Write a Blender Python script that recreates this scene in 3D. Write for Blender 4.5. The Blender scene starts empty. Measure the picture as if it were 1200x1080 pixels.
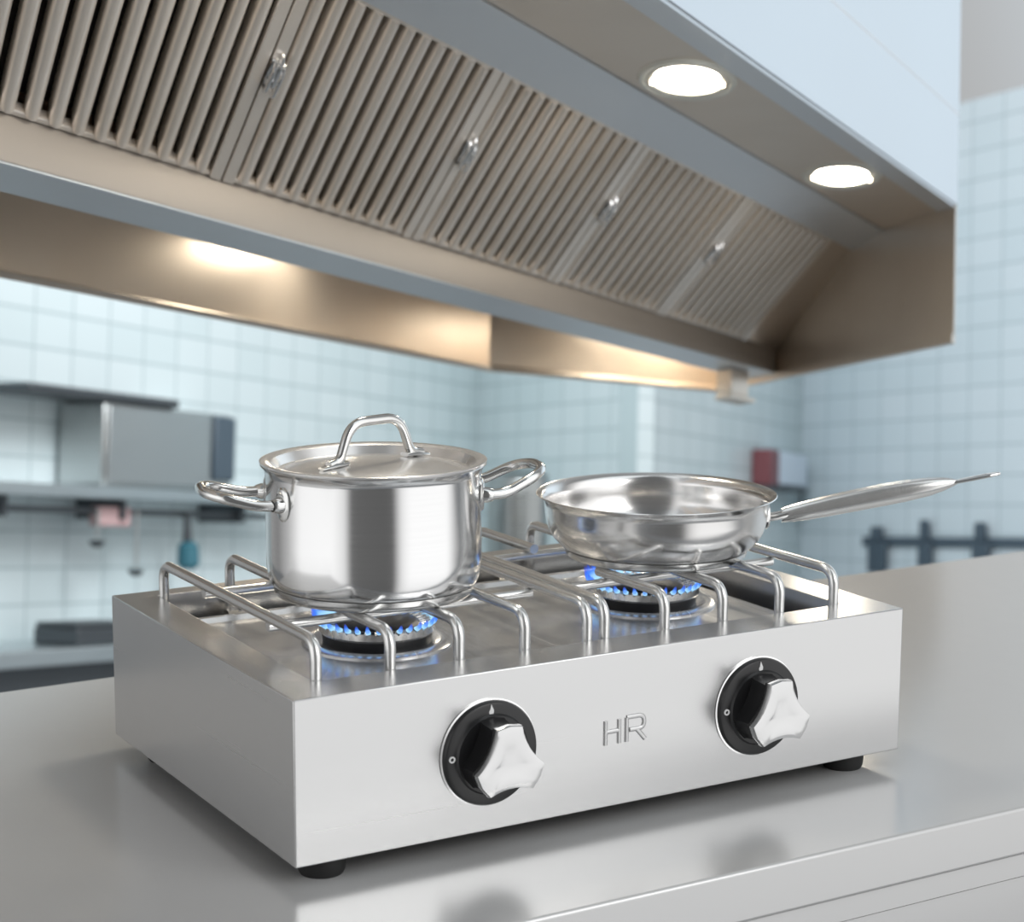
import bpy, bmesh, math, random
from mathutils import Vector, Matrix
random.seed(7)
PI = math.pi
S = bpy.context.scene
COL = S.collection

# ------------------------------------------------------------------ camera
ZC = 0.90                      # counter top
ZB = ZC + 0.015                # underside of the stove body (world origin of the stove = its front left corner)
CAMP = Vector((-0.593134, -1.313523, 0.545374 + ZB))
RIGHT = Vector((0.85946871, -0.51117008, 0.00432372))
UP = Vector((0.07793684, 0.13939099, 0.98716564))
FWD = Vector((0.50521222, 0.84810100, -0.15964117))
cam_d = bpy.data.cameras.new('camera')
cam = bpy.data.objects.new('camera', cam_d)
COL.objects.link(cam)
cam.matrix_world = Matrix(((RIGHT.x, UP.x, -FWD.x, CAMP.x), (RIGHT.y, UP.y, -FWD.y, CAMP.y),
                           (RIGHT.z, UP.z, -FWD.z, CAMP.z), (0, 0, 0, 1)))
cam_d.sensor_fit = 'HORIZONTAL'
cam_d.sensor_width = 36.0
cam_d.lens = 2320.857 / 1200 * 36.0
cam_d.clip_start = 0.05
cam_d.dof.use_dof = True
cam_d.dof.focus_distance = 1.70
cam_d.dof.aperture_fstop = 7.5
S.camera = cam

# ------------------------------------------------------------------ world, lights, exposure
S.view_settings.view_transform = 'Standard'
S.view_settings.look = 'None'
S.view_settings.gamma = 1.0
S.view_settings.use_curve_mapping = False
S.view_settings.exposure = 0.0

world = bpy.data.worlds.new('shaped_world_light')
S.world = world
world.use_nodes = True
wt = world.node_tree
wt.nodes.clear()
def wn(t, **k):
    n_ = wt.nodes.new(t)
    for a, b in k.items(): setattr(n_, a, b)
    return n_
tc = wn('ShaderNodeTexCoord')
def wdot(vec):
    d = wn('ShaderNodeVectorMath', operation='DOT_PRODUCT')
    d.inputs[1].default_value = vec
    wt.links.new(tc.outputs['Generated'], d.inputs[0])
    return d.outputs['Value']
# added world light: bright left and right, dark between, shaped for pot reflections
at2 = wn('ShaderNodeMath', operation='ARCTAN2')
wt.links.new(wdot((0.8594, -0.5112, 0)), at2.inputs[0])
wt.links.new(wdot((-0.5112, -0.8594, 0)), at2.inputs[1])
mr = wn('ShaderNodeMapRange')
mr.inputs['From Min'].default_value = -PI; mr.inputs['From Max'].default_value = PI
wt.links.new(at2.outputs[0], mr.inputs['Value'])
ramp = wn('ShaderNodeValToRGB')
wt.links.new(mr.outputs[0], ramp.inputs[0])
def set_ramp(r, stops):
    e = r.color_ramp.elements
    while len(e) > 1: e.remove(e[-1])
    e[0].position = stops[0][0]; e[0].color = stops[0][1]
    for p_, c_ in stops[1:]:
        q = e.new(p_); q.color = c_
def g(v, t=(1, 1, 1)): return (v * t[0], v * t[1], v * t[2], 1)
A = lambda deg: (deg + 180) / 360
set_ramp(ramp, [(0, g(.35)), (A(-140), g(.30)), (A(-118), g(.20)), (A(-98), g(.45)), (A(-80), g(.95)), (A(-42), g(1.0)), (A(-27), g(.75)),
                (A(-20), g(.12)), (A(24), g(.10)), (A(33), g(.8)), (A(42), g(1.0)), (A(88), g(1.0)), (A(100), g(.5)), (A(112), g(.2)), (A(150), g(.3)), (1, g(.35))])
rz = wn('ShaderNodeValToRGB')
mz = wn('ShaderNodeMapRange')
mz.inputs['From Min'].default_value = -1; mz.inputs['From Max'].default_value = 1
wt.links.new(wdot((0, 0, 1)), mz.inputs['Value'])
wt.links.new(mz.outputs[0], rz.inputs[0])
set_ramp(rz, [(0, g(.6)), (.36, g(.95)), (.52, g(1.0)), (.75, g(1.0)), (.9, g(.9, (.92, .97, 1))), (1, g(.9, (.92, .97, 1)))])
mm = wn('ShaderNodeMix', data_type='RGBA', blend_type='MULTIPLY')
mm.inputs['Factor'].default_value = 1
wt.links.new(ramp.outputs[0], mm.inputs['A']); wt.links.new(rz.outputs[0], mm.inputs['B'])
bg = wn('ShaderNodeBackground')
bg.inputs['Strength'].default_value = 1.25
# bluish bright patch added to the world for the hood fascia to reflect
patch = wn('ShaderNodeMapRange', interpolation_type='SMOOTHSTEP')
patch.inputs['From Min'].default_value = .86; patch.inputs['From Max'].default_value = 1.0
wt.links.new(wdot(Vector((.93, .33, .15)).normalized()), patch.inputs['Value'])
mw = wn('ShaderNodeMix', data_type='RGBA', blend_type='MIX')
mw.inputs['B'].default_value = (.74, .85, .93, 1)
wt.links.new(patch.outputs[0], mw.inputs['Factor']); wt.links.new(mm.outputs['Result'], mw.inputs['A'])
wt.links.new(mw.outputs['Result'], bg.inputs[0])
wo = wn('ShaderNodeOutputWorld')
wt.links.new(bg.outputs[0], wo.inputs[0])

def area(name, loc, target, size, power, color=(1, 1, 1), size_y=None):
    l = bpy.data.lights.new(name, 'AREA')
    l.energy = power; l.color = color; l.size = size
    if size_y: l.shape = 'RECTANGLE'; l.size_y = size_y
    o = bpy.data.objects.new(name, l)
    COL.objects.link(o)
    o.location = loc
    o.rotation_euler = (Vector(target) - Vector(loc)).to_track_quat('-Z', 'Y').to_euler()
    return o
area('front_fill_light', (1.2, -2.6, 2.6), (.35, .1, .95), 1.6, 22, (1, .99, .97))  # unseen fill lamp added to brighten the stove front, not a window
area('wall_fill_light', (2.9, 3.8, 3.0), (5.6, 7.2, .4), 1.6, 185, (.94, .98, 1))  # unseen fill lamp added to brighten the far tiled walls

# ------------------------------------------------------------------ helpers
W = {}          # world position of every object's origin
def root(name, label, cat, loc, group=None):
    o = bpy.data.objects.new(name, None)
    COL.objects.link(o)
    o.empty_display_size = .05
    o.location = loc
    W[o] = Vector(loc)
    o['label'] = label; o['category'] = cat
    if group: o['group'] = group
    return o
def tag(o, label, cat, group=None):
    o['label'] = label; o['category'] = cat
    if group: o['group'] = group
    return o
def structure(o, label=None):
    o['kind'] = 'structure'
    if label: o['label'] = label
    return o
def obj(name, bm, mat, parent=None, sharp=35, origin=None, bevel=0, seg=2):
    bmesh.ops.recalc_face_normals(bm, faces=bm.faces[:])
    vs = [v.co for v in bm.verts]
    if origin is None:
        lo = Vector((min(v.x for v in vs), min(v.y for v in vs), min(v.z for v in vs)))
        hi = Vector((max(v.x for v in vs), max(v.y for v in vs), max(v.z for v in vs)))
        origin = Vector(((lo.x + hi.x) / 2, (lo.y + hi.y) / 2, lo.z))
    for v in bm.verts: v.co = v.co - origin
    lim = math.radians(sharp)
    for e in bm.edges:
        e.smooth = len(e.link_faces) == 2 and e.calc_face_angle(0) < lim
    for f in bm.faces: f.smooth = True
    me = bpy.data.meshes.new(name)
    bm.to_mesh(me); bm.free()
    me.materials.append(mat)
    o = bpy.data.objects.new(name, me)
    COL.objects.link(o)
    W[o] = Vector(origin)
    if parent:
        o.parent = parent
        o.location = Vector(origin) - W[parent]
    else:
        o.location = origin
    if bevel:
        m = o.modifiers.new('bevel', 'BEVEL')
        m.width = bevel; m.segments = seg; m.limit_method = 'ANGLE'; m.angle_limit = math.radians(40)
    return o
def BM(): return bmesh.new()
def box(bm, lo, hi, f=None):
    c = [Vector((x, y, z)) for x in (lo[0], hi[0]) for y in (lo[1], hi[1]) for z in (lo[2], hi[2])]
    if f: c = [f(q) for q in c]
    v = [bm.verts.new(q) for q in c]
    for i in ((0, 1, 3, 2), (4, 6, 7, 5), (0, 4, 5, 1), (2, 3, 7, 6), (0, 2, 6, 4), (1, 5, 7, 3)):
        bm.faces.new([v[k] for k in i])
def loft(bm, rings, closed=True, caps=True):
    rr = [[bm.verts.new(p) for p in r] for r in rings]
    n_ = len(rings[0])
    for a, b in zip(rr, rr[1:]):
        for i in range(n_ if closed else n_ - 1):
            j = (i + 1) % n_
            bm.faces.new((a[i], a[j], b[j], b[i]))
    if caps and closed:
        bm.faces.new(rr[0]); bm.faces.new(rr[-1])
    return rr
def sweep(bm, pts, r, seg=12, closed=False, caps=True, flat=None, side=None):
    """tube along pts; r a number or list; flat = (width factor, height factor); side = fixed side vector"""
    P_ = [Vector(p) for p in pts]
    n_ = len(P_)
    rings = []
    prev = None
    for i, p in enumerate(P_):
        if closed: t = P_[(i + 1) % n_] - P_[i - 1]
        else: t = P_[min(i + 1, n_ - 1)] - P_[max(i - 1, 0)]
        t.normalize()
        if side is not None:
            s = Vector(side)
        elif prev is None:
            s = t.cross(Vector((0, 0, 1)))
            if s.length < .1: s = t.cross(Vector((0, 1, 0)))
        else: s = prev
        s = (s - t * s.dot(t)).normalized()
        prev = s
        w = t.cross(s)
        rad = r[i] if isinstance(r, (list, tuple)) else r
        fw, fh = flat if flat else (1, 1)
        rings.append([p + s * (math.cos(2 * PI * k / seg) * rad * fw) + w * (math.sin(2 * PI * k / seg) * rad * fh) for k in range(seg)])
    if closed: rings.append(rings[0])
    rr = [[bm.verts.new(q) for q in rg] for rg in (rings[:-1] if closed else rings)]
    if closed: rr.append(rr[0])
    for a, b in zip(rr, rr[1:]):
        for k in range(seg):
            j = (k + 1) % seg
            bm.faces.new((a[k], a[j], b[j], b[k]))
    if caps and not closed:
        bm.faces.new(rr[0]); bm.faces.new(rr[-1])
def fillet(pts, R, n_=6):
    P_ = [Vector(p) for p in pts]
    out = [P_[0]]
    for a, b, c in zip(P_, P_[1:], P_[2:]):
        d1 = (a - b); d2 = (c - b)
        l = min(R, d1.length * .49, d2.length * .49)
        p0 = b + d1.normalized() * l; p1 = b + d2.normalized() * l
        for i in range(n_ + 1):
            t = i / n_
            out.append(p0 * (1 - t) ** 2 + b * 2 * t * (1 - t) + p1 * t * t)
    out.append(P_[-1])
    return out
def lathe(bm, prof, center, seg=72, f=None):
    """prof: list of (r, z); r = 0 ends close to a point"""
    C_ = Vector(center)
    rings = []
    for r, z in prof:
        if r < 1e-6:
            q = Vector((0, 0, z)); q = f(q) if f else C_ + q
            rings.append([bm.verts.new(q)])
        else:
            rg = []
            for k in range(seg):
                q = Vector((r * math.cos(2 * PI * k / seg), r * math.sin(2 * PI * k / seg), z))
                rg.append(bm.verts.new(f(q) if f else C_ + q))
            rings.append(rg)
    for a, b in zip(rings, rings[1:]):
        if len(a) == 1 and len(b) == 1: continue
        for k in range(seg):
            j = (k + 1) % seg
            if len(a) == 1: bm.faces.new((a[0], b[j], b[k]))
            elif len(b) == 1: bm.faces.new((a[k], a[j], b[0]))
            else: bm.faces.new((a[k], a[j], b[j], b[k]))
def prism(bm, poly, f, d0, d1):
    """poly of (p, q); f(p, q, d) -> point; extruded d0..d1"""
    loft(bm, [[f(p_, q_, d0) for p_, q_ in poly], [f(p_, q_, d1) for p_, q_ in poly]])
def arc(cx, cy, r, a0, a1, n_):
    return [(cx + r * math.cos(math.radians(a0 + (a1 - a0) * i / n_)), cy + r * math.sin(math.radians(a0 + (a1 - a0) * i / n_))) for i in range(n_ + 1)]

# ------------------------------------------------------------------ materials
def mat(name, color, rough=.4, metal=0.0, spec=.5, coat=0):
    m = bpy.data.materials.new(name)
    m.use_nodes = True
    b = m.node_tree.nodes['Principled BSDF']
    b.inputs['Base Color'].default_value = (*color, 1)
    b.inputs['Roughness'].default_value = rough
    b.inputs['Metallic'].default_value = metal
    b.inputs['Specular IOR Level'].default_value = spec
    b.inputs['Coat Weight'].default_value = coat
    return m
def steel(name, color, rough, scale=(4, 4, 300), metal=1.0, var=.06, colvar=.05, bump=0.0, aniso=0.0, blotch=0.0):
    """brushed stainless steel: fine grain stretched along one axis, in roughness and slightly in colour"""
    m = mat(name, color, rough, metal)
    t = m.node_tree; N = t.nodes; L = t.links
    b = N['Principled BSDF']
    tcn = N.new('ShaderNodeTexCoord'); mp = N.new('ShaderNodeMapping')
    mp.inputs['Scale'].default_value = scale
    L.new(tcn.outputs['Object'], mp.inputs[0])
    nz = N.new('ShaderNodeTexNoise'); nz.inputs['Scale'].default_value = 1.0; nz.inputs['Detail'].default_value = 3
    L.new(mp.outputs[0], nz.inputs['Vector'])
    r1 = N.new('ShaderNodeMapRange')
    r1.inputs['From Min'].default_value = .25; r1.inputs['From Max'].default_value = .75
    r1.inputs['To Min'].default_value = max(.02, rough - var); r1.inputs['To Max'].default_value = rough + var
    L.new(nz.outputs['Fac'], r1.inputs['Value']); L.new(r1.outputs[0], b.inputs['Roughness'])
    mx = N.new('ShaderNodeMix'); mx.data_type = 'RGBA'
    mx.inputs['A'].default_value = (*[c * (1 - colvar) for c in color], 1)
    mx.inputs['B'].default_value = (*[min(1, c * (1 + colvar)) for c in color], 1)
    L.new(nz.outputs['Fac'], mx.inputs['Factor'])
    last = mx.outputs['Result']
    if blotch:
        n2 = N.new('ShaderNodeTexNoise'); n2.inputs['Scale'].default_value = 6; n2.inputs['Detail'].default_value = 4
        L.new(tcn.outputs['Object'], n2.inputs['Vector'])
        m2 = N.new('ShaderNodeMix'); m2.data_type = 'RGBA'; m2.blend_type = 'MULTIPLY'
        m2.inputs['B'].default_value = (1 - blotch, 1 - blotch * 1.15, 1 - blotch * 1.4, 1)
        r2 = N.new('ShaderNodeMapRange'); r2.inputs['From Min'].default_value = .4; r2.inputs['From Max'].default_value = .7
        L.new(n2.outputs['Fac'], r2.inputs['Value']); L.new(r2.outputs[0], m2.inputs['Factor'])
        L.new(last, m2.inputs['A']); last = m2.outputs['Result']
    L.new(last, b.inputs['Base Color'])
    if bump:
        bp = N.new('ShaderNodeBump'); bp.inputs['Strength'].default_value = bump; bp.inputs['Distance'].default_value = .0005
        L.new(nz.outputs['Fac'], bp.inputs['Height']); L.new(bp.outputs[0], b.inputs['Normal'])
    if aniso:
        b.inputs['Anisotropic'].default_value = aniso
        tg = N.new('ShaderNodeTangent'); tg.direction_type = 'RADIAL'; tg.axis = 'Z'
        L.new(tg.outputs[0], b.inputs['Tangent'])
    return m
def emit(name, color, strength):
    m = bpy.data.materials.new(name); m.use_nodes = True
    b = m.node_tree.nodes['Principled BSDF']
    b.inputs['Base Color'].default_value = (*color, 1)
    b.inputs['Emission Color'].default_value = (*color, 1)
    b.inputs['Emission Strength'].default_value = strength
    return m
M_body = steel('brushed_steel_body', (.65, .65, .65), .27, (2, 2, 600), metal=.86, var=.004, colvar=.004)
M_tray = steel('polished_steel_tray', (.72, .72, .72), .22, (300, 4, 4), metal=.75)
M_counter = steel('counter_steel', (.64, .64, .64), .20, (40, 40, 40), metal=.32, var=.01, colvar=.006)
M_rod = steel('grate_steel', (.80, .80, .79), .22, (40, 40, 40), var=.03, metal=.85)
M_pot = steel('pot_steel', (.82, .82, .82), .14, (3, 3, 700), var=.02, colvar=.03)
M_pan = steel('pan_steel', (.82, .81, .80), .19, (3, 3, 700), var=.02, colvar=.03)
M_potbase = steel('pot_base_steel', (.74, .74, .73), .20, (3, 3, 500))
M_lid = steel('lid_steel', (.88, .87, .86), .22, (60, 60, 60), var=.03, metal=.7)
M_chrome = mat('polished_chrome', (.86, .86, .86), .10, 1.0)
M_knobcap = mat('satin_chrome', (.66, .66, .66), .16, 1.0)
M_handle = mat('polished_handle_steel', (.78, .78, .77), .13, 1.0)
M_black = mat('black_plastic', (.012, .012, .013), .28)
M_rubber = mat('black_rubber', (.010, .010, .010), .6)
M_white = mat('white_print', (.85, .85, .85), .5)
M_seam = mat('bright_folded_edge', (.90, .92, .95), .3, .2)
M_dark = mat('dark_interior', (.03, .03, .03), .6)
M_letter = steel('embossed_steel', (.60, .60, .60), .3, (50, 50, 50), metal=.75)
M_ring = steel('burner_ring_steel', (.70, .69, .67), .24, (200, 200, 6))
M_iron = mat('black_burner_iron', (.012, .012, .014), .35)
M_brass = mat('brass_fitting', (.75, .70, .62), .25, 1.0)
M_hood = steel('hood_steel', (.72, .635, .545), .33, (2, 2, 2), var=.02, blotch=.05, metal=.8)  # warmth of the lamp light is partly put into this steel tint
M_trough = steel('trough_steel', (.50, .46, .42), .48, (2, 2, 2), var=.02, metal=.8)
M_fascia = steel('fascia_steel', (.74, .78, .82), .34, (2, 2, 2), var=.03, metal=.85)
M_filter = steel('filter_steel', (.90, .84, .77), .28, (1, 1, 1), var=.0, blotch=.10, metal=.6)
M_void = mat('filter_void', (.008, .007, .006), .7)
M_trim = mat('lamp_trim', (.70, .70, .64), .4, .4)
M_lens = emit('lamp_lens', (1.0, .90, .74), 40.0)
M_cab = steel('wall_cabinet_steel', (.58, .60, .60), .35, (3, 3, 120))
M_bin = steel('bin_steel', (.34, .36, .36), .3, (3, 3, 120))
M_shelf = steel('wall_shelf_steel', (.66, .72, .74), .35, (3, 3, 120))
M_pothook = mat('dark_steel', (.10, .11, .12), .4, .6)
M_teal = mat('teal_plastic', (.04, .16, .21), .5)
M_pink = mat('pink_cloth', (.62, .42, .42), .9)
M_red = mat('dark_red_plastic', (.20, .06, .07), .4)
M_paper = mat('white_plastic', (.70, .78, .88), .35)
M_knife = mat('dark_knife_handle', (.07, .10, .13), .45)

def tile_material(name, c1, c2, grout, tw, th, rough=.18):
    m = mat(name, c1, rough)
    t = m.node_tree; N = t.nodes; L = t.links; b = N['Principled BSDF']
    uv = N.new('ShaderNodeUVMap')
    br = N.new('ShaderNodeTexBrick')
    br.offset = 0; br.squash = 1
    br.inputs['Scale'].default_value = 1
    br.inputs['Brick Width'].default_value = tw; br.inputs['Row Height'].default_value = th
    br.inputs['Mortar Size'].default_value = .0055; br.inputs['Mortar Smooth'].default_value = .2
    br.inputs['Color1'].default_value = (*c1, 1); br.inputs['Color2'].default_value = (*c2, 1); br.inputs['Mortar'].default_value = (*grout, 1)
    L.new(uv.outputs[0], br.inputs['Vector']); L.new(br.outputs['Color'], b.inputs['Base Color'])
    bp = N.new('ShaderNodeBump'); bp.inputs['Strength'].default_value = .3; bp.inputs['Distance'].default_value = .002; bp.invert = True
    L.new(br.outputs['Fac'], bp.inputs['Height']); L.new(bp.outputs[0], b.inputs['Normal'])
    return m
M_tile = tile_material('wall_tiles', (.62, .71, .73), (.67, .75, .77), (.42, .51, .53), .25, .15)
M_tile_r = tile_material('wall_tiles_right', (.62, .71, .76), (.66, .74, .79), (.42, .51, .55), .26, .17)
M_floor = mat('grey_floor', (.24, .25, .26), .5)

# ------------------------------------------------------------------ the room (its own axes: u along the hood, v towards its far side, n up)
RO = Vector((2.2190877, 2.3323317, -0.0007170 + ZB))
RU = Vector((0.82045532, 0.54085574, -0.18527855))
RV = Vector((0.30247198, 0.93448214, -0.18776004))
RN = Vector((0.11636645, 0.15930995, 0.98034646))
def rc(a, b, c): return RO + RU * a + RV * b + RN * c

# floor
# level round the counter, falling away with the far part of the kitchen
def far_floor(x, y): return -((x - RO.x) * RN.x + (y - RO.y) * RN.y) / RN.z + ((.4 - RO.x) * RN.x + (1.4 - RO.y) * RN.y) / RN.z
bm = BM()
sec = []
for k in range(11):
    x = -2.2 + 1.3 * k
    y1 = (1.4 * RN.y + .4 * RN.x - x * RN.x) / RN.y
    q = [(x, -1.6), (x, max(y1, -1.5)), (x, 15)]
    q = [(a, b, min(0.0, far_floor(a, b))) for a, b in q]
    sec.append(q + [(a, b, c - .1) for a, b, c in reversed(q)])
loft(bm, sec)
structure(obj('floor', bm, M_floor))

def wall(name, p0, p1, c0, c1, m, shift=0.0):
    """a tiled wall slab from room points p0 to p1 (a, b), heights c0..c1, with UVs in metres on the front"""
    A0 = rc(p0[0], p0[1], 0); A1 = rc(p1[0], p1[1], 0)
    d = A1 - A0; L_ = d.length
    away = RN.cross(d).normalized()
    if away.dot(FWD) < 0: away = -away
    bm = BM(); uvl = bm.loops.layers.uv.new('UVMap')
    def pt(s, h, k): return A0 + d * (s / L_) + RN * h + away * (.1 * k)
    corners = [(0, c0, 0), (L_, c0, 0), (L_, c1, 0), (0, c1, 0), (0, c0, 1), (L_, c0, 1), (L_, c1, 1), (0, c1, 1)]
    v = [bm.verts.new(pt(*q)) for q in corners]
    for idx in ((0, 1, 2, 3), (5, 4, 7, 6), (0, 3, 7, 4), (1, 5, 6, 2), (3, 2, 6, 7), (0, 4, 5, 1)):
        f = bm.faces.new([v[i] for i in idx])
        for lp, i in zip(f.loops, idx):
            lp[uvl].uv = (corners[i][0] + shift, corners[i][1] + 10 - .0)
    return structure(obj(name, bm, m))
K0 = (-6.0, 6.0832); K1 = (1.3058, 6.0832); K2 = (2.1258, 3.7464); K3 = (4.9578, 3.7464); K4 = (6.16, .3194)
CB, CT = -2.4, 2.2
wall('wall_left', K0, K1, CB, CT, M_tile)
wall('wall_column', K1, K2, CB, CT, M_tile)
wall('wall_back', K2, K3, CB, CT, M_tile)
wall('wall_right', K3, K4, CB, CT, M_tile_r)

# ------------------------------------------------------------------ extractor hood
A_L = -3.75
hood = root('extractor_hood', 'large stainless steel kitchen extractor hood hanging over the stove and tiled walls', 'extractor hood', rc(-1.8, 0, 0))
def strip(bm, pts, a0, a1, th=.004):
    """a folded sheet: open cross-section pts (b, c) extruded a0..a1 with a small thickness"""
    P_ = [Vector((p[0], p[1])) for p in pts]
    nn = []
    for i in range(len(P_)):
        d = P_[min(i + 1, len(P_) - 1)] - P_[max(i - 1, 0)]
        d.normalize(); nn.append(Vector((-d.y, d.x)))
    ring = [p for p in P_] + [p + q * th for p, q in reversed(list(zip(P_, nn)))]
    loft(bm, [[rc(a0, p.x, p.y) for p in ring], [rc(a1, p.x, p.y) for p in ring]])
SH = .24
# upper panel between the filters and the lamp shelf, shelf, front lip, front fascia
bm = BM(); strip(bm, [(-.607, .2235), (-.765, .240)], A_L, 0); obj('upper_panel', bm, M_fascia, hood)
bm = BM(); strip(bm, [(-.767, .243), (-1.012, .243)], A_L, 0); obj('lamp_shelf', bm, M_hood, hood)
bm = BM(); strip(bm, [(-1.013, .240), (-1.085, .236), (-1.087, .25)], A_L, 0); obj('front_lip', bm, M_fascia, hood)
bm = BM(); strip(bm, [(-1.088, .237), (-1.088, .400)], A_L, .012); obj('front_fascia', bm, M_fascia, hood)
bm = BM(); strip(bm, [(-1.089, .4015), (-1.089, .95)], A_L, .012); obj('fascia_panel', bm, M_fascia, hood)
bm = BM(); strip(bm, [(-1.0905, .3985), (-1.0925, .401), (-1.0905, .4035)], A_L, .012, .001); obj('fascia_seam', bm, M_seam, hood)
# plain margin beside the last filter
bm = BM(); loft(bm, [[rc(-.23, -.18, .052), rc(0, -.18, .052), rc(0, -.18, .056), rc(-.23, -.18, .056)], [rc(-.133, -.607, .2235), rc(0, -.607, .2235), rc(0, -.607, .2275), rc(-.133, -.607, .2275)]]); obj('margin_panel', bm, M_hood, hood)
# grease trough under the filters
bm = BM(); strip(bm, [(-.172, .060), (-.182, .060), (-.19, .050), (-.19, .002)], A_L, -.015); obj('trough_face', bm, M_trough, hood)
bm = BM(); box(bm, (A_L, -.19, 0), (-.015, 0, .003), lambda q: rc(*q)); box(bm, (A_L, -.004, .003), (-.015, 0, .07), lambda q: rc(*q))
box(bm, (-.018, -.19, .003), (-.015, 0, .05), lambda q: rc(*q)); obj('grease_trough', bm, M_fascia, hood)
# end panel, seen from inside
bm = BM()
prism(bm, [(.25, 0), (-1.088, 0), (-1.088, .95), (.25, .95)], lambda p_, q_, d: rc(d, p_, q_), 0, .012)
obj('end_panel', bm, M_hood, hood)
bm = BM(); prism(bm, [(.735, -.004), (-.19, 0), (-1.088, .236), (-1.088, .95), (.735, .95)], lambda p_, q_, d: rc(d, p_, q_), A_L - .012, A_L); obj('end_panel', bm, M_fascia, hood)
bm = BM(); box(bm, (-.014, -1.088, -.012), (.014, .25, .004), lambda q: rc(*q)); obj('end_panel_flange', bm, M_hood, hood)
# far half: plates behind the trough, far lamp shelf, far skirt with its flange
bm = BM(); strip(bm, [(.0, .07), (.30, .150), (.72, .150)], A_L, -1.0); strip(bm, [(.0, .07), (.1, .150), (.3, .150)], -1.0, 0); obj('far_baffle_plate', bm, M_hood, hood)
bm = BM(); strip(bm, [(.725, .95), (.725, -.004)], A_L, -1.035); obj('far_skirt', bm, M_hood, hood)
bm = BM(); strip(bm, [(.735, -.006), (.715, -.012), (.700, -.004)], A_L, -1.035, .003); obj('far_skirt_flange', bm, M_hood, hood)
bm = BM()
pA, pB = (-1.035, .725), (-.002, .235)
def dg(t, k, c): return rc(pA[0] + (pB[0] - pA[0]) * t, pA[1] + (pB[1] - pA[1]) * t + k, c)
loft(bm, [[dg(0, 0, -.004), dg(0, .012, -.004), dg(0, .012, .95), dg(0, 0, .95)], [dg(1, 0, -.004), dg(1, .012, -.004), dg(1, .012, .95), dg(1, 0, .95)]])
obj('far_corner_panel', bm, M_hood, hood)
bm = BM(); sweep(bm, [dg(0, -.006, -.006), dg(1, -.006, -.006)], .008, 8); obj('far_corner_flange', bm, M_hood, hood)
# top closing plate
bm = BM(); box(bm, (A_L, -1.088, .95), (0, .74, .96), lambda q: rc(*q)); obj('top_plate', bm, M_hood, hood)
# drip cup at the end of the trough
bm = BM()
box(bm, (-.245, -.12, -.058), (-.13, -.02, -.001), lambda q: rc(*q)); obj('drip_cup', bm, M_hood, hood, bevel=.003)
bm = BM(); box(bm, (-.25, -.125, -.066), (-.085, -.015, -.058), lambda q: rc(*q)); obj('drip_cup_lip', bm, M_hood, hood)

# ---- baffle filters: one thing each
F0 = Vector((-.19, .052)); F1 = Vector((-.607, .2235))
fs = (F1 - F0); FL = fs.length; fs.normalize(); fnrm = Vector((-fs.y, fs.x))
if fnrm.y > 0: fnrm = -fnrm          # facing down, to the cook
def fp(a, s, h):
    q = F0 + fs * s + fnrm * h
    return rc(a + .097 * s / FL, q.x, q.y)
brk = [-3.68, -3.19, -2.70, -2.217, -1.73, -1.235, -.735, -.23]
flabels = ['steel baffle filter at the near left end of the hood, out past the frame edge',
           'steel baffle filter partly past the left frame edge, next to the outermost one',
           'baffle filter with the widest looking slats, leftmost of the filters in the photo',
           'second baffle filter from the left, right of the widest slatted one',
           'middle baffle filter of the hood, above the gap between pot and pan',
           'baffle filter second from the hood end panel, left of the last one',
           'last baffle filter, next to the hood end panel with the finest looking slats']
for i in range(7):
    a0, a1 = brk[i] + .002, brk[i + 1] - .002
    t = root('baffle_filter', flabels[i], 'grease filter', fp((a0 + a1) / 2, 0, 0), 'baffle filters of the extractor hood')
    bm = BM()
    def fb(lo, hi): box(bm, lo, hi, lambda q: fp(*q))
    fb((a0, .002, -.012), (a0 + .024, FL - .002, .004)); fb((a1 - .024, .002, -.012), (a1, FL - .002, .004))
    fb((a0 + .024, .002, -.012), (a1 - .024, .012, .001)); fb((a0 + .024, FL - .012, -.012), (a1 - .024, FL - .002, .001))
    obj('frame', bm, M_filter, t, bevel=.0015)
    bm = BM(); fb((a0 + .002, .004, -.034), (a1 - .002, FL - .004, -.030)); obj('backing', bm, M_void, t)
    nb = 11
    pitch = (a1 - a0 - .048) / nb
    bm = BM()
    for k in range(nb):
        ac = a0 + .024 + pitch * (k + .5)
        hw = pitch * .33
        prof = [(hw * math.cos(x), (.012 * math.sin(x) - .006)) for x in [PI * j / 8 for j in range(9)]]
        prof = [(hw, -.026)] + prof + [(-hw, -.026)]
        loft(bm, [[fp(ac + x, .010, y) for x, y in prof], [fp(ac + x, FL - .010, y) for x, y in prof]], closed=True)
    obj('baffles', bm, M_filter, t, sharp=50)
    # wire handle clip on the joint side of the frame
    bm = BM()
    zz = FL * .58
    fb((a0 + .000, zz - .030, .003), (a0 + .026, zz + .022, .007))
    for q in range(3):
        am = a0 + .002 + q * .009
        off = (.0, .012, -.006)[q]
        sweep(bm, fillet([fp(am, zz - .034 + off, .005), fp(am + .001, zz - .030 + off, .018), fp(am + .005, zz + .018 + off, .015), fp(am + .006, zz + .024 + off, .005)], .008), .0026, 8)
    obj('latch', bm, M_chrome, t)

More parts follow.
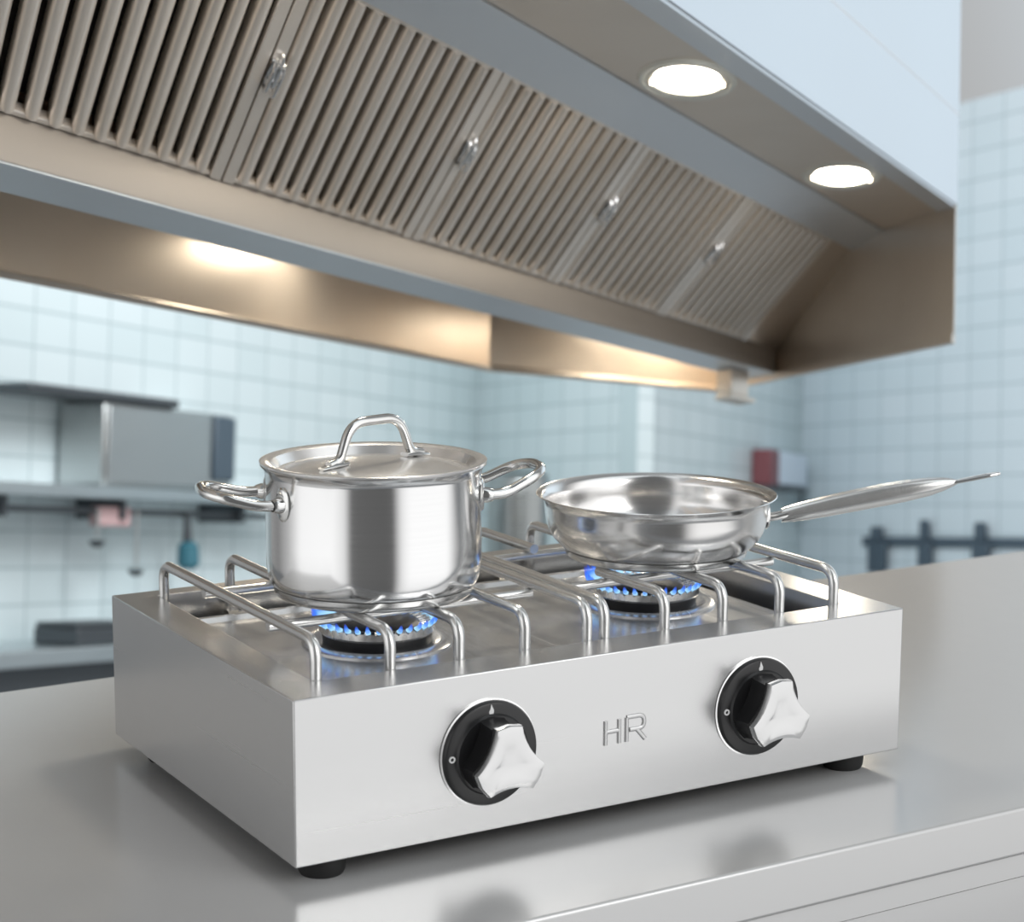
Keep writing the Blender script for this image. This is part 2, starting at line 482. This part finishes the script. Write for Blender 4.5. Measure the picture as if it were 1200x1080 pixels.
# ---- recessed lamps
def lamp(ac, bc, label, SH=SH):
    t = root('hood_downlight', label, 'recessed light', rc(ac, bc, SH), 'recessed lights of the extractor hood')
    e1 = Vector((.1077, -.0963)); e2 = Vector((.059, .063))       # half axes of the oval fitting in shelf coordinates
    def f(q): return rc(ac + e1.x * q.x + e2.x * q.y, bc + e1.y * q.x + e2.y * q.y, SH + .003 + q.z)
    bm = BM(); lathe(bm, [(.70, .001), (.72, -.006), (.78, -.007), (.82, -.005), (.88, -.008), (.96, -.008), (1.0, -.004), (1.0, .001)], (0, 0, 0), 64, f); obj('trim_ring', bm, M_trim, t)
    bm = BM(); lathe(bm, [(0, -.0075), (.4, -.0072), (.64, -.006), (.695, -.003), (.695, .001)], (0, 0, 0), 48, f); obj('lens', bm, M_lens, t)
    for s in (-1, 1):
        bm = BM(); p0 = f(Vector((.74 * s, 0.0, -.007))); sweep(bm, [p0, p0 - RN * .006], .004, 8)
        obj('screw', bm, M_brass, t)
lamp(-1.212, -.897, 'larger looking lit round light in the hood shelf, the left of the two in view')
lamp(-.474, -.898, 'smaller looking lit round light in the hood shelf, nearest the end panel')
lamp(-1.95, -.897, 'lit round light in the hood shelf above the top edge of the photo')
lamp(-1.80, .58, 'lit round light on the far side of the hood, above the left tiled wall', .148)
lamp(-.20, .20, 'lit round light on the far side of the hood, near the drip cup', .148)

# ------------------------------------------------------------------ steel counter
CX0, CX1, CY0, CY1 = -.75, 2.6, -.143, .645
bm = BM(); box(bm, (CX0, CY0, ZC - .043), (CX1, CY1, ZC))
counter = root('steel_counter', 'long stainless steel counter carrying the gas stove', 'counter', ((CX0 + CX1) / 2, .25, 0))
obj('countertop', bm, M_counter, counter, bevel=.003, seg=3)
bm = BM(); box(bm, (CX0, CY0 + .004, ZC - .064), (CX1, CY1 - .004, ZC - .044)); obj('apron', bm, M_counter, counter)
bm = BM(); box(bm, (CX0 + .01, CY0 + .006, .10), (CX1 - .01, CY1 - .01, ZC - .0655)); obj('cabinet_body', bm, M_counter, counter)
bm = BM(); box(bm, (CX0 + .03, CY0 + .06, 0), (CX1 - .03, CY1 - .03, .10)); obj('plinth', bm, M_dark, counter)

# ------------------------------------------------------------------ gas stove
SW, SD, HH = .60, .39977, .13155
ZT = ZB + HH
stove = root('gas_stove', 'two burner stainless steel tabletop gas stove with black and chrome knobs on the counter', 'gas stove', (SW / 2, SD / 2, ZC))
RX0, RX1, RY0, RY1 = .0365, .5620, .0415, .3800
bm = BM()
def rect(x0, x1, y0, y1, z): return [Vector((x0, y0, z)), Vector((x1, y0, z)), Vector((x1, y1, z)), Vector((x0, y1, z))]
rr = loft(bm, [rect(.002, SW - .002, .002, SD - .002, ZB + .06), rect(.002, SW - .002, .002, SD - .002, ZB), rect(0, SW, 0, SD, ZB), rect(0, SW, 0, SD, ZT), rect(RX0, RX1, RY0, RY1, ZT), rect(RX0, RX1, RY0, RY1, ZT - .05)], caps=False)
obj('body', bm, M_body, stove, bevel=.0014, seg=2, sharp=30)
bm = BM(); box(bm, (.003, .003, ZB + .030), (SW - .003, SD - .003, ZB + .034)); obj('inner_floor', bm, M_dark, stove)
TZ = ZT - .018
bm = BM()
prof = [(RY0 + .002, TZ), (.3150, TZ), (.3195, TZ + .001), (.3235, TZ + .005), (.327, TZ + .0055), (.330, TZ + .003), (.331, TZ - .004), (.329, TZ - .006), (.3265, TZ + .002), (.321, TZ - .002), (.315, TZ - .003), (RY0 + .002, TZ - .003)]
prism(bm, prof, lambda y, z, d: Vector((d, y, z)), RX0 + .003, .540)
obj('drip_tray', bm, M_tray, stove, sharp=25)
bm = BM(); sweep(bm, [(.05, .357, TZ - .008), (.55, .357, TZ - .008)], .006, 12); obj('gas_pipe', bm, M_rod, stove)
for gx in (.095, .385):
    bm = BM(); lathe(bm, [(0, 0), (.009, 0), (.009, .010), (.006, .012), (.006, .020), (0, .020)], (0, 0, 0), 6, lambda q: Vector((gx + q.z, .357 + q.x, TZ - .006 + q.y)))
    obj('pipe_fitting', bm, M_brass, stove)
for fx, fy in ((.032, .022), (SW - .045, .024), (.032, SD - .05), (SW - .045, SD - .05)):
    bm = BM(); lathe(bm, [(0, ZC), (.017, ZC), (.0185, ZC + .003), (.0195, ZC + .015), (0, ZC + .015)], (fx, fy, 0), 28); obj('foot', bm, M_rubber, stove)

# burners with their blue flames
M_flame = bpy.data.materials.new('blue_gas_flame'); M_flame.use_nodes = True
t_ = M_flame.node_tree; t_.nodes.clear()
def fnode(t): return t_.nodes.new(t)
at_ = fnode('ShaderNodeVertexColor'); at_.layer_name = 'height'
sp = fnode('ShaderNodeSeparateColor'); t_.links.new(at_.outputs[0], sp.inputs[0])
cr = fnode('ShaderNodeValToRGB'); t_.links.new(sp.outputs[0], cr.inputs[0])
set_ramp(cr, [(0, (.40, .72, 1, 1)), (.30, (.05, .24, 1, 1)), (.7, (.05, .12, .85, 1)), (1, (.16, .10, .55, 1))])
em = fnode('ShaderNodeEmission'); em.inputs[1].default_value = 1.15; t_.links.new(cr.outputs[0], em.inputs[0])
tr = fnode('ShaderNodeBsdfTransparent')
al = fnode('ShaderNodeValToRGB'); t_.links.new(sp.outputs[0], al.inputs[0])
set_ramp(al, [(0, g(.85)), (.4, g(.55)), (1, g(.04))])
mxs = fnode('ShaderNodeMixShader'); t_.links.new(al.outputs[0], mxs.inputs[0]); t_.links.new(tr.outputs[0], mxs.inputs[1]); t_.links.new(em.outputs[0], mxs.inputs[2])
mo = fnode('ShaderNodeOutputMaterial'); t_.links.new(mxs.outputs[0], mo.inputs[0])
def flame_mesh(base, out, L_, r0):
    bm = BM(); lay = bm.loops.layers.color.new('height')
    out = Vector(out); up = Vector((0, 0, 1))
    rings = []
    n_ = 7
    for i in range(n_ + 1):
        t = i / n_
        p_ = Vector(base) + out * (L_ * .75 * math.sin(t * 1.2)) + up * (L_ * .8 * t * t + L_ * .1 * t)
        rad = r0 * (1 - t) ** .7 * (1 + .9 * t) + .0001
        s = out.cross(up)
        w = s.cross(out * .7 + up * .7).normalized()
        rings.append([p_ + s * math.cos(2 * PI * k / 8) * rad + w * math.sin(2 * PI * k / 8) * rad for k in range(8)])
    rr = loft(bm, rings)
    hv = {}
    for i, rg in enumerate(rr):
        for v in rg: hv[v] = i / n_
    for f in bm.faces:
        for lp in f.loops:
            h = hv[lp.vert]; lp[lay] = (h, h, h, 1)
    return bm
BZ = ZT          # top of the ring
def burner(cx, cy, label):
    bm = BM()
    lathe(bm, [(.066, TZ), (.066, TZ + .0015), (.060, TZ + .004), (.055, TZ + .003), (.050, TZ + .001), (.045, TZ + .001), (.045, TZ)], (cx, cy, 0), 64)
    b = obj('burner', bm, M_tray, stove); b['label'] = label
    bm = BM(); lathe(bm, [(.0, TZ + .001), (.0475, TZ + .001), (.0485, BZ - .0075), (0, BZ - .0075)], (cx, cy, 0), 64); obj('burner_base', bm, M_iron, b)
    # ring with ports cut round its upper edge
    bm = BM()
    n_ = 34; seg = n_ * 4
    def ring_r(r, z, notch=0):
        return [Vector((cx + r * math.cos(2 * PI * k / seg), cy + r * math.sin(2 * PI * k / seg), z - (notch if k % 4 < 1 else 0))) for k in range(seg)]
    loft(bm, [ring_r(.030, BZ - .008), ring_r(.049, BZ - .008), ring_r(.0505, BZ - .006), ring_r(.0497, BZ, .0022), ring_r(.0465, BZ + .0015, .0032), ring_r(.034, BZ - .001), ring_r(.030, BZ - .003), ring_r(.030, BZ - .008)], caps=False)
    obj('burner_ring', bm, M_ring, b, sharp=30)
    bm = BM(); lathe(bm, [(0, BZ + .003), (.020, BZ + .003), (.034, BZ + .0015), (.038, BZ - .001), (.037, BZ - .004), (0, BZ - .004)], (cx, cy, 0), 48); obj('burner_cap', bm, M_iron, b)
    for k in range(n_):
        an = 2 * PI * (k + .125) / n_
        d = Vector((math.cos(an), math.sin(an), 0))
        back = max(0, d.dot(Vector((-.55, .83, 0))))
        L_ = .0085 + .0080 * back ** 3 + random.uniform(-.001, .001)
        bm = flame_mesh(Vector((cx, cy, BZ + .0012)) + d * .0478, d, L_, .0021 + .0012 * back ** 2)
        obj('flame', bm, M_flame, b, sharp=180)
burner(.1672, .1915, 'burner under the stock pot'); burner(.4546, .1964, 'burner under the frying pan')

# knobs
def knob(cx, cz):
    """front dial; local axes: x right, z up, y outward (-y world)"""
    def f(x, z, d): return Vector((cx + x, -d, ZB + cz + z))
    def lat(bm, prof, seg=64): lathe(bm, prof, (0, 0, 0), seg, lambda q: f(q.x, q.y, q.z))
    bm = BM(); lat(bm, [(.0442, .0002), (.0442, .0012), (.0428, .0016), (.0428, .0002)]); obj('dial_rim', bm, M_chrome, stove)
    bm = BM(); lat(bm, [(0, .0006), (.0428, .0006), (.0428, .0035), (.0415, .0055), (.0395, .0062), (.0330, .0068), (.0315, .0085), (0, .0085)])
    dial = obj('dial', bm, M_black, stove)
    def lobe(R1, R0, hw, rot=92):
        """three armed outline: arm tips at R1 with half width hw, valleys pulled to R0"""
        out = []
        for k in range(3):
            a_ = math.radians(rot - 120 * k)
            dx, dz = math.cos(a_), math.sin(a_); px_, pz_ = -dz, dx
            tipl = (dx * R1 + px_ * hw, dz * R1 + pz_ * hw); tipm = (dx * (R1 + .0018), dz * (R1 + .0018)); tipr = (dx * R1 - px_ * hw, dz * R1 - pz_ * hw)
            out += [tipl, ((tipl[0] + tipm[0]) / 2, (tipl[1] + tipm[1]) / 2), tipm, ((tipr[0] + tipm[0]) / 2, (tipr[1] + tipm[1]) / 2), tipr]
            b_ = math.radians(rot - 120 * k - 60)
            vx, vz = math.cos(b_) * R0, math.sin(b_) * R0
            a2 = math.radians(rot - 120 * (k + 1))
            nx = (math.cos(a2) * R1 - math.sin(a2) * hw, math.sin(a2) * R1 + math.cos(a2) * hw)
            for i in range(1, 8):
                t = i / 8
                out.append((tipr[0] * (1 - t) ** 2 + 2 * vx * t * (1 - t) + nx[0] * t * t, tipr[1] * (1 - t) ** 2 + 2 * vz * t * (1 - t) + nx[1] * t * t))
        return out
    bm = BM()
    loft(bm, [[f(x * s, z * s, d) for x, z in lobe(.0275, .0155, .0102)] for s, d in ((1.06, .007), (1.0, .012), (.96, .024), (.95, .0285))])
    obj('knob_skirt', bm, M_black, stove)
    bm = BM()
    L0 = lobe(.0292, .0165, .0112)
    loft(bm, [[f(x * s, z * s, d) for x, z in L0] for s, d in ((.90, .0275), (.985, .0275), (1.0, .0285), (1.0, .0345), (.975, .0362), (.80, .0372), (.45, .0362), (.2, .0358))])
    obj('knob_cap', bm, M_knobcap, stove, sharp=40)
    # printed marks
    bm = BM(); lathe(bm, [(.0015, .0064), (.0015, .0074), (.0027, .0074), (.0027, .0064), (.0015, .0064)], (0, 0, 0), 20, lambda q: f(q.x - .0366, q.y + .001, q.z))
    obj('off_mark', bm, M_white, dial)
    bm = BM()
    poly = [(0, .0045), (.0012, .0020), (.0022, -.0004), (.0021, -.0026), (.0008, -.0038), (-.0008, -.0038), (-.0020, -.0026), (-.0019, -.0008), (-.0010, .0004), (-.0006, .0022)]
    prism(bm, poly, lambda x, z, d: f(x - .001, z + .0362, .0062 + d), 0, .0006)
    obj('flame_mark', bm, M_white, dial)
    bm = BM(); box(bm, (-.0006, -.0016, .0066), (.0006, .0012, .0072), lambda q: f(q.x + .0005, q.y + .0300, q.z)); obj('tick_mark', bm, M_white, dial)
knob(.1685, .0655); knob(.4358, .0648)

# pressed letters HR
bm = BM()
def stroke(pts, w=.0024):
    P_ = fillet([Vector((x, -.0003, ZB + z)) for x, z in pts], .005, 6) if len(pts) > 2 else [Vector((x, -.0003, ZB + z)) for x, z in pts]
    sweep(bm, P_, w, 10, flat=(1, .55), side=None if False else None)
def st(pts): 
    P_ = [Vector((x, -.0002, ZB + z)) for x, z in pts]
    if len(P_) > 2: P_ = fillet(P_, .006, 7)
    rings_r = .0020
    # flat rounded stroke: sweep in the panel plane, squashed outwards
    n0 = len(bm.verts)
    sweep(bm, P_, rings_r, 12)
    bm.verts.ensure_lookup_table()
    for v in bm.verts[n0:]: v.co.y = -.0002 + (v.co.y + .0002) * .55
zt, zb = .0742, .0535
st([(.2800, zb), (.2800, zt)]); st([(.2935, zb), (.2935, zt)]); st([(.2800, .0645), (.2935, .0645)])
st([(.3010, zb), (.3010, zt)]); st([(.3010, zt), (.3185, zt), (.3185, .0632), (.3040, .0632)]); st([(.3110, .0632), (.3195, zb)])
obj('embossed_lettering', bm, M_letter, stove, sharp=60)

# ------------------------------------------------------------------ pan supports (lift-off grates)
def grate(xs, label):
    t = root('pan_support', label, 'pan support', ((xs[0] + xs[-1]) / 2, .205, ZT - .018), 'pan supports of the gas stove')
    zt = ZT + .0305; zl = ZT - .016; r = .0047
    yf, yb = .0465, .372
    for i, x in enumerate(xs):
        if i in (0, 4):
            bm = BM(); sweep(bm, fillet([(x, yf, zl), (x, yf, zt), (x, yb, zt), (x, yb, zl)], .016, 8), r, 14); obj('bar', bm, M_rod, t)
        else:
            bm = BM(); sweep(bm, fillet([(x, yf, zl), (x, yf, zt), (x, .150, zt)], .016, 8), r, 14); obj('bar', bm, M_rod, t)
            bm = BM(); sweep(bm, fillet([(x, yb, zl), (x, yb, zt), (x, .262, zt)], .016, 8), r, 14); obj('bar', bm, M_rod, t)
    for y in (.138, .275):
        bm = BM(); sweep(bm, [(xs[0], y, zt - .0085), (xs[-1], y, zt - .0085)], .0043, 12); obj('crossbar', bm, M_rod, t)
    return t
grate([.0405, .1052, .1680, .2300, .2910], 'steel rod pan support on the left half of the stove, under the stock pot')
grate([.3085, .3705, .4325, .4955, .5575], 'steel rod pan support on the right half of the stove, under the frying pan')

# ------------------------------------------------------------------ stock pot with lid
PX, PY, PZ = .1662 - .505 * .035, .1888 - .848 * .035, ZT + .0353
HP = .1108
pot = root('stock_pot', 'tall stainless steel pot with two loop handles on the left burner', 'pot', (PX, PY, PZ))
RB = .0910
bm = BM()
lathe(bm, [(0, 0), (.0790, 0), (.0825, .0008), (.0845, .0028), (.0853, .0055), (.0857, .0090), (0, .0090)], (PX, PY, PZ), 96); obj('base_disc', bm, M_potbase, pot)
bm = BM()
prof = [(0, .0094), (.0850, .0094), (.0859, .0097)] + [(RB - .0055 * (1 - math.sin(a_)), .034 - .0245 * math.cos(a_)) for a_ in [math.radians(9 * i) for i in range(1, 11)]]
prof += [(RB, .05), (RB, HP - .008), (RB + .0004, HP - .005), (RB + .003, HP - .0015), (RB + .0042, HP), (RB + .003, HP + .0012), (RB - .001, HP - .002), (RB - .002, HP - .006), (RB - .002, .034), (RB - .006, .014), (RB - .012, .0115), (0, .011)]
lathe(bm, prof, (PX, PY, PZ), 128); obj('body', bm, M_pot, pot)
d1 = Vector((-.975, .222, 0)).normalized()
for s, lift in ((1, .010), (-1, .017)):
    d = d1 * s
    base_an = math.atan2(d.y, d.x)
    ha = math.radians(22)
    def pp(an, r, z): return Vector((PX + r * math.cos(an), PY + r * math.sin(an), PZ + z))
    zh = HP - .026
    a1, a2 = base_an - ha, base_an + ha
    q1, q2 = pp(a1, RB + .003, zh), pp(a2, RB + .003, zh)
    perp = (q2 - q1).normalized()
    mid = (q1 + q2) / 2
    ext = .058
    pts = [q1, q1 + d * .018 + Vector((0, 0, .000)), q1 + d * .046 + perp * .004 + Vector((0, 0, lift * .75)), mid + d * ext - perp * .015 + Vector((0, 0, lift)), mid + d * ext + perp * .015 + Vector((0, 0, lift)),
           q2 + d * .046 - perp * .004 + Vector((0, 0, lift * .75)), q2 + d * .018, q2]
    bm = BM(); sweep(bm, fillet(pts, .016, 6), .0045, 14)
    hnd = obj('handle', bm, M_handle, pot)
    for an in (a1, a2):
        bm = BM()
        c = pp(an, RB - .0005, zh)
        er = Vector((math.cos(an), math.sin(an), 0)); et = Vector((-math.sin(an), math.cos(an), 0))
        lathe(bm, [(0, .0032), (.5, .0032), (.85, .0028), (1, .0015), (1, -.002)], (0, 0, 0), 24,
              lambda q: c + er * (q.z - .00035 * (q.x * 1.0) ** 2 * 1.6) + et * (q.x * .0095) + Vector((0, 0, q.y * .0150 * (1 if q.y < 0 else .9) + .001)))
        lathe(bm, [(.0068, .001), (.0066, .006), (.0052, .010), (.0046, .011)], (0, 0, 0), 20, lambda q: c + er * q.z + et * q.x + Vector((0, 0, q.y)))
        obj('bracket', bm, M_handle, hnd)
lid = root('pot_lid', 'stainless steel lid with arched loop handle on the stock pot', 'lid', (PX, PY, PZ + HP))
LZ = PZ + HP + .0014
bm = BM()
lathe(bm, [(0, .0000), (.030, -.0006), (.058, -.003), (.074, -.0062), (.0800, -.0078), (.0820, -.0070), (.0865, .0002), (.0895, .0014), (.0940, .0022), (.0957, .0016), (.0954, .0002), (.0940, .0000), (.0895, .0000), (.0852, -.003), (.0818, -.0092), (.074, -.0080), (.058, -.0046), (.03, -.0022), (0, -.0016)], (PX, PY, LZ), 128)
obj('cover', bm, M_lid, lid)
e = Vector((.965, .262, 0)).normalized()
cx, cy = PX + .004, PY + .004
def lh(s, z): return Vector((cx, cy, LZ + z)) + e * s
bm = BM(); sweep(bm, fillet([lh(-.052, .0005), lh(-.040, .0028), lh(-.028, .034), lh(.028, .034), lh(.040, .0028), lh(.053, .0005)], .018, 8), [.0044] * 1 and .0042, 14)
lhand = obj('loop_handle', bm, M_handle, lid)
for s in (-1, 1):
    bm = BM(); sweep(bm, [lh(s * .033, .0010), lh(s * .046, .0008), lh(s * .060, -.0012)], [.0055, .0065, .0040], 12, flat=(1, .38)); obj('handle_foot', bm, M_handle, lhand)

# ------------------------------------------------------------------ frying pan
QX, QY, QZ = .4605 - .505 * .035, .1946 - .848 * .035, ZT + .0353
HQ = .0570
pan = root('frying_pan', 'deep stainless steel frying pan with long steel handle on the right burner', 'frying pan', (QX, QY, QZ))
bm = BM(); lathe(bm, [(0, 0), (.0780, 0), (.0815, .0008), (.0835, .0028), (.0846, .0055), (.0852, .0080), (0, .0080)], (QX, QY, QZ), 96); obj('base_disc', bm, M_potbase, pan)
bm = BM()
lathe(bm, [(0, .0084), (.0845, .0084), (.0858, .0088), (.0905, .0130), (.0955, .0185), (.0992, .0250), (.1015, .0320), (.1028, .0400), (.1036, .0480), (.1046, .0530), (.1070, .0556), (.1100, .0572), (.1111, .0581), (.1104, .0588),
           (.1062, .0570), (.1034, .0540), (.1019, .0480), (.1011, .040), (.0998, .0322), (.0975, .0255), (.0940, .0196), (.0892, .0146), (.0840, .0115), (.078, .0100), (0, .0100)], (QX, QY, QZ), 128)
obj('body', bm, M_pan, pan)
hd = Vector((.8735, -.4868, 0)).normalized(); hs = Vector((-hd.y, hd.x, 0))
def hp(l, z, s=0): return Vector((QX, QY, QZ + .0065)) + hd * (l - .0015) + Vector((0, 0, z)) + hs * s
bm = BM()
ls = [.118, .128, .14, .16, .185, .21, .235, .255, .268, .276, .281]
wd = [.0085, .0105, .0118, .0128, .0134, .0136, .0130, .0112, .0082, .0052, .0026]
zc = [.0310, .0330, .0354, .0396, .0447, .0496, .0542, .0577, .0600, .0613, .0620]
rings = []
for l, w_, z_ in zip(ls, wd, zc):
    rg = []
    for k in range(24):
        th = 2 * PI * k / 24
        x = math.cos(th) * w_ * .80; y = math.sin(th) * w_ * .80
        if math.sin(th) > .3: y -= .0022 * (math.sin(th) - .3) * math.exp(-(x / (w_ * .3)) ** 2) * 1.6 * (w_ / .0134)   # groove along the top
        rg.append(hp(l, z_ + y, x))
    rings.append(rg)
loft(bm, rings); obj('handle', bm, M_rod, pan, sharp=60)
bm = BM()
sweep(bm, fillet([hp(.276, .0612, -.002), hp(.292, .0645, -.0035), hp(.312, .0685, -.0035), hp(.322, .0702, 0), hp(.312, .0685, .0035), hp(.292, .0645, .0035), hp(.276, .0612, .002)], .006, 5), .0016, 10); obj('hanging_loop', bm, M_handle, pan)
bm = BM()
an = math.atan2(hd.y, hd.x)
lathe(bm, [(0, .004), (.6, .004), (.9, .003), (1, .001), (1, -.003)], (0, 0, 0), 24, lambda q: hp(.1030 + q.z, .031 + q.y * .0130, q.x * .0125))
for s in (-1, 1):
    sweep(bm, [hp(.104, .0285, s * .0055), hp(.113, .0298, s * .0055), hp(.126, .0330, s * .0045)], .0030, 10)
obj('bracket', bm, M_handle, pan)

# ------------------------------------------------------------------ things on and along the far walls
BINP = (1.03, 4.39)
def wl(a, k, c): return rc(a, 6.0832, c) + WNORM * k      # point k metres in front of the left wall
WNORM = RU.cross(RN).normalized()
if WNORM.dot(FWD) > 0: WNORM = -WNORM
def wbox(bm, a0, a1, k0, k1, c0, c1): box(bm, (a0, k0, c0), (a1, k1, c1), lambda q: wl(*q))

# wall cabinet and shelf
cab = root('wall_cabinet', 'brushed steel box cabinet standing on the wall shelf at the left', 'cabinet', wl(-2.1, .14, -.21))
bm = BM(); wbox(bm, -2.60, -1.66, .02, .25, -.21, .135); obj('carcass', bm, M_cab, cab, bevel=.01)
bm = BM(); wbox(bm, -2.58, -1.84, .25, .262, -.195, .12); obj('door', bm, M_cab, cab, bevel=.006)
bm = BM(); wbox(bm, -1.825, -1.665, .25, .275, -.16, .125); obj('side_strip', bm, M_knife, cab, bevel=.012)
bm = BM(); wbox(bm, -3.1, -2.10, .02, .27, .137, .175); obj('lid', bm, M_pothook, cab, bevel=.01)
shelf = root('wall_shelf', 'long steel shelf on the tiled wall at the left, under the box cabinet', 'shelf', wl(-2.2, .15, -.25))
bm = BM(); wbox(bm, -3.5, -1.10, .005, .30, -.262, -.213); obj('board', bm, M_shelf, shelf, bevel=.004)
bm = BM(); wbox(bm, -3.5, -1.10, .18, .21, -.325, -.300); obj('rail', bm, M_pothook, shelf)
for a_ in (-3.2, -2.45, -1.55):
    bm = BM(); wbox(bm, a_, a_ + .03, .005, .24, -.345, -.263); obj('bracket', bm, M_pothook, shelf)
# things hanging from the shelf rail
c_ = root('tea_towel', 'folded pink cloth hanging from the rail under the wall shelf', 'towel', wl(-2.47, .2, -.37))
bm = BM(); wbox(bm, -2.58, -2.36, .17, .225, -.375, -.292); obj('cloth', bm, M_pink, c_, bevel=.01)
c_ = root('hanging_brush', 'dark handled brush with a teal head hanging under the wall shelf', 'brush', wl(-1.94, .2, -.55))
bm = BM(); sweep(bm, [wl(-1.96, .225, -.30), wl(-1.955, .225, -.36), wl(-1.95, .225, -.43)], [.012, .016, .022], 10); obj('brush_handle', bm, M_pothook, c_)
bm = BM(); sweep(bm, [wl(-1.95, .225, -.43), wl(-1.945, .225, -.45), wl(-1.94, .225, -.53), wl(-1.94, .225, -.555)], [.02, .045, .05, .03], 12); obj('brush_head', bm, M_teal, c_)
for k_, (a_, lab) in enumerate(((-2.60, 'short steel ladle hanging left of the pink cloth under the wall shelf'), (-2.33, 'long steel ladle hanging right of the pink cloth under the wall shelf'))):
    c_ = root('ladle', lab, 'ladle', wl(a_, .2, -.5), 'ladles under the wall shelf')
    L2 = (.08, .20)[k_]
    bm = BM(); sweep(bm, [wl(a_, .232, -.305), wl(a_, .232, -.34), wl(a_, .232, -.34 - L2)], .007, 8); obj('ladle_handle', bm, M_cab, c_)
    bm = BM(); lathe(bm, [(0, -.022), (.020, -.018), (.030, -.006), (.033, .008), (.030, .008), (.026, -.004), (0, -.016)], (0, 0, 0), 20, lambda q: wl(a_ + q.x, .232 + q.y, -.36 - L2 + q.z)); obj('ladle_bowl', bm, M_pothook, c_)
# low work bench along the left wall
FC = -1.217
bench = root('work_bench', 'low steel work bench along the left tiled wall, behind the counter', 'bench', wl(-2, .3, FC))
bm = BM(); wbox(bm, -3.55, .9, .01, .46, -.905, -.842); obj('bench_top', bm, M_shelf, bench, bevel=.006)
bm = BM(); wbox(bm, -3.5, .86, .03, .40, FC + .01, -.906); obj('bench_cabinet', bm, M_pothook, bench)
c_ = root('tool_box', 'dark flat box lying on the low bench at the left edge', 'box', wl(-2.7, .25, -.842))
bm = BM(); wbox(bm, -2.92, -2.54, .18, .40, -.8415, -.775); obj('case', bm, M_pothook, c_, bevel=.008)
bm = BM(); wbox(bm, -2.915, -2.545, .185, .395, -.774, -.755); obj('case_lid', bm, M_pothook, c_, bevel=.006)
# tall steel bin between pot and pan
b_ = root('steel_bin', 'tall round steel bin by the tiled wall, seen between pot and pan', 'bin', rc(*BINP, FC))
def bf(q): return rc(*BINP, 0) + Vector((q.x, q.y, 0)) + RN * q.z
bm = BM(); lathe(bm, [(0, FC + .005), (.150, FC + .005), (.152, FC + .03), (.152, -.16), (0, -.16)], (0, 0, 0), 40, bf); obj('bin_body', bm, M_bin, b_)
bm = BM(); lathe(bm, [(0, -.159), (.155, -.159), (.156, -.12), (.148, -.07), (.10, -.052), (0, -.05)], (0, 0, 0), 40, bf); obj('bin_lid', bm, M_bin, b_)
# dispenser on the back wall
BN = WNORM
def bl_(a, k, c): return rc(a, 3.7464, c) + BN * k
d_ = root('wall_dispenser', 'white dispenser with a dark red side on the tiled wall above the pan', 'dispenser', bl_(4.4, .07, 0))
def dbox(bm, a0, a1, k0, k1, c0, c1): box(bm, (a0, k0, c0), (a1, k1, c1), lambda q: bl_(*q))
bm = BM(); dbox(bm, 4.13, 4.72, .003, .12, -.03, .17); obj('housing', bm, M_paper, d_, bevel=.01)
bm = BM(); dbox(bm, 3.96, 4.125, .003, .125, -.04, .175); obj('side_panel', bm, M_red, d_, bevel=.01)
bm = BM(); dbox(bm, 3.96, 4.72, .003, .125, -.065, -.041); obj('outlet', bm, M_pothook, d_, bevel=.006)
# rail with hanging tools on the right wall
V2 = Vector((.0186, .9856, -.168)).normalized()
VN = V2.cross(RN).normalized()
if VN.dot(FWD) > 0: VN = -VN
RW = rc(4.9578, 3.7464, 0)
def wr(s_, k, c): return RW - V2 * s_ + VN * k + RN * c
def rbox(bm, s0, s1, k0, k1, c0, c1): box(bm, (s0, k0, c0), (s1, k1, c1), lambda q: wr(*q))
r_ = root('tool_rail', 'dark wall rail holding tools on the right tiled wall', 'rail', wr(1.3, .02, -.36))
bm = BM(); rbox(bm, .66, 2.1, .003, .030, -.390, -.335); obj('bar', bm, M_knife, r_, bevel=.004)
for k_, (s_, c0, c1, lab) in enumerate(((.82, -.55, -.275, 'dark wide tool hanging first on the left end of the wall rail'), (1.25, -.51, -.235, 'dark narrow tool hanging second on the wall rail, nearer the frame edge'), (1.72, -.53, -.25, 'dark tool hanging on the wall rail outside the right edge of the photo'))):
    t = root('kitchen_tool', lab, 'kitchen tool', wr(s_, .05, c0), 'tools on the wall rail')
    hw = (.085, .06, .07)[k_]
    bm = BM(); rbox(bm, s_ - hw, s_ + hw, .032, .050, c0, -.36); obj('blade', bm, M_knife, t, bevel=.006)
    bm = BM(); rbox(bm, s_ - hw * .6, s_ + hw * .6, .032, .06, -.359, c1); obj('tool_handle', bm, M_knife, t, bevel=.008)
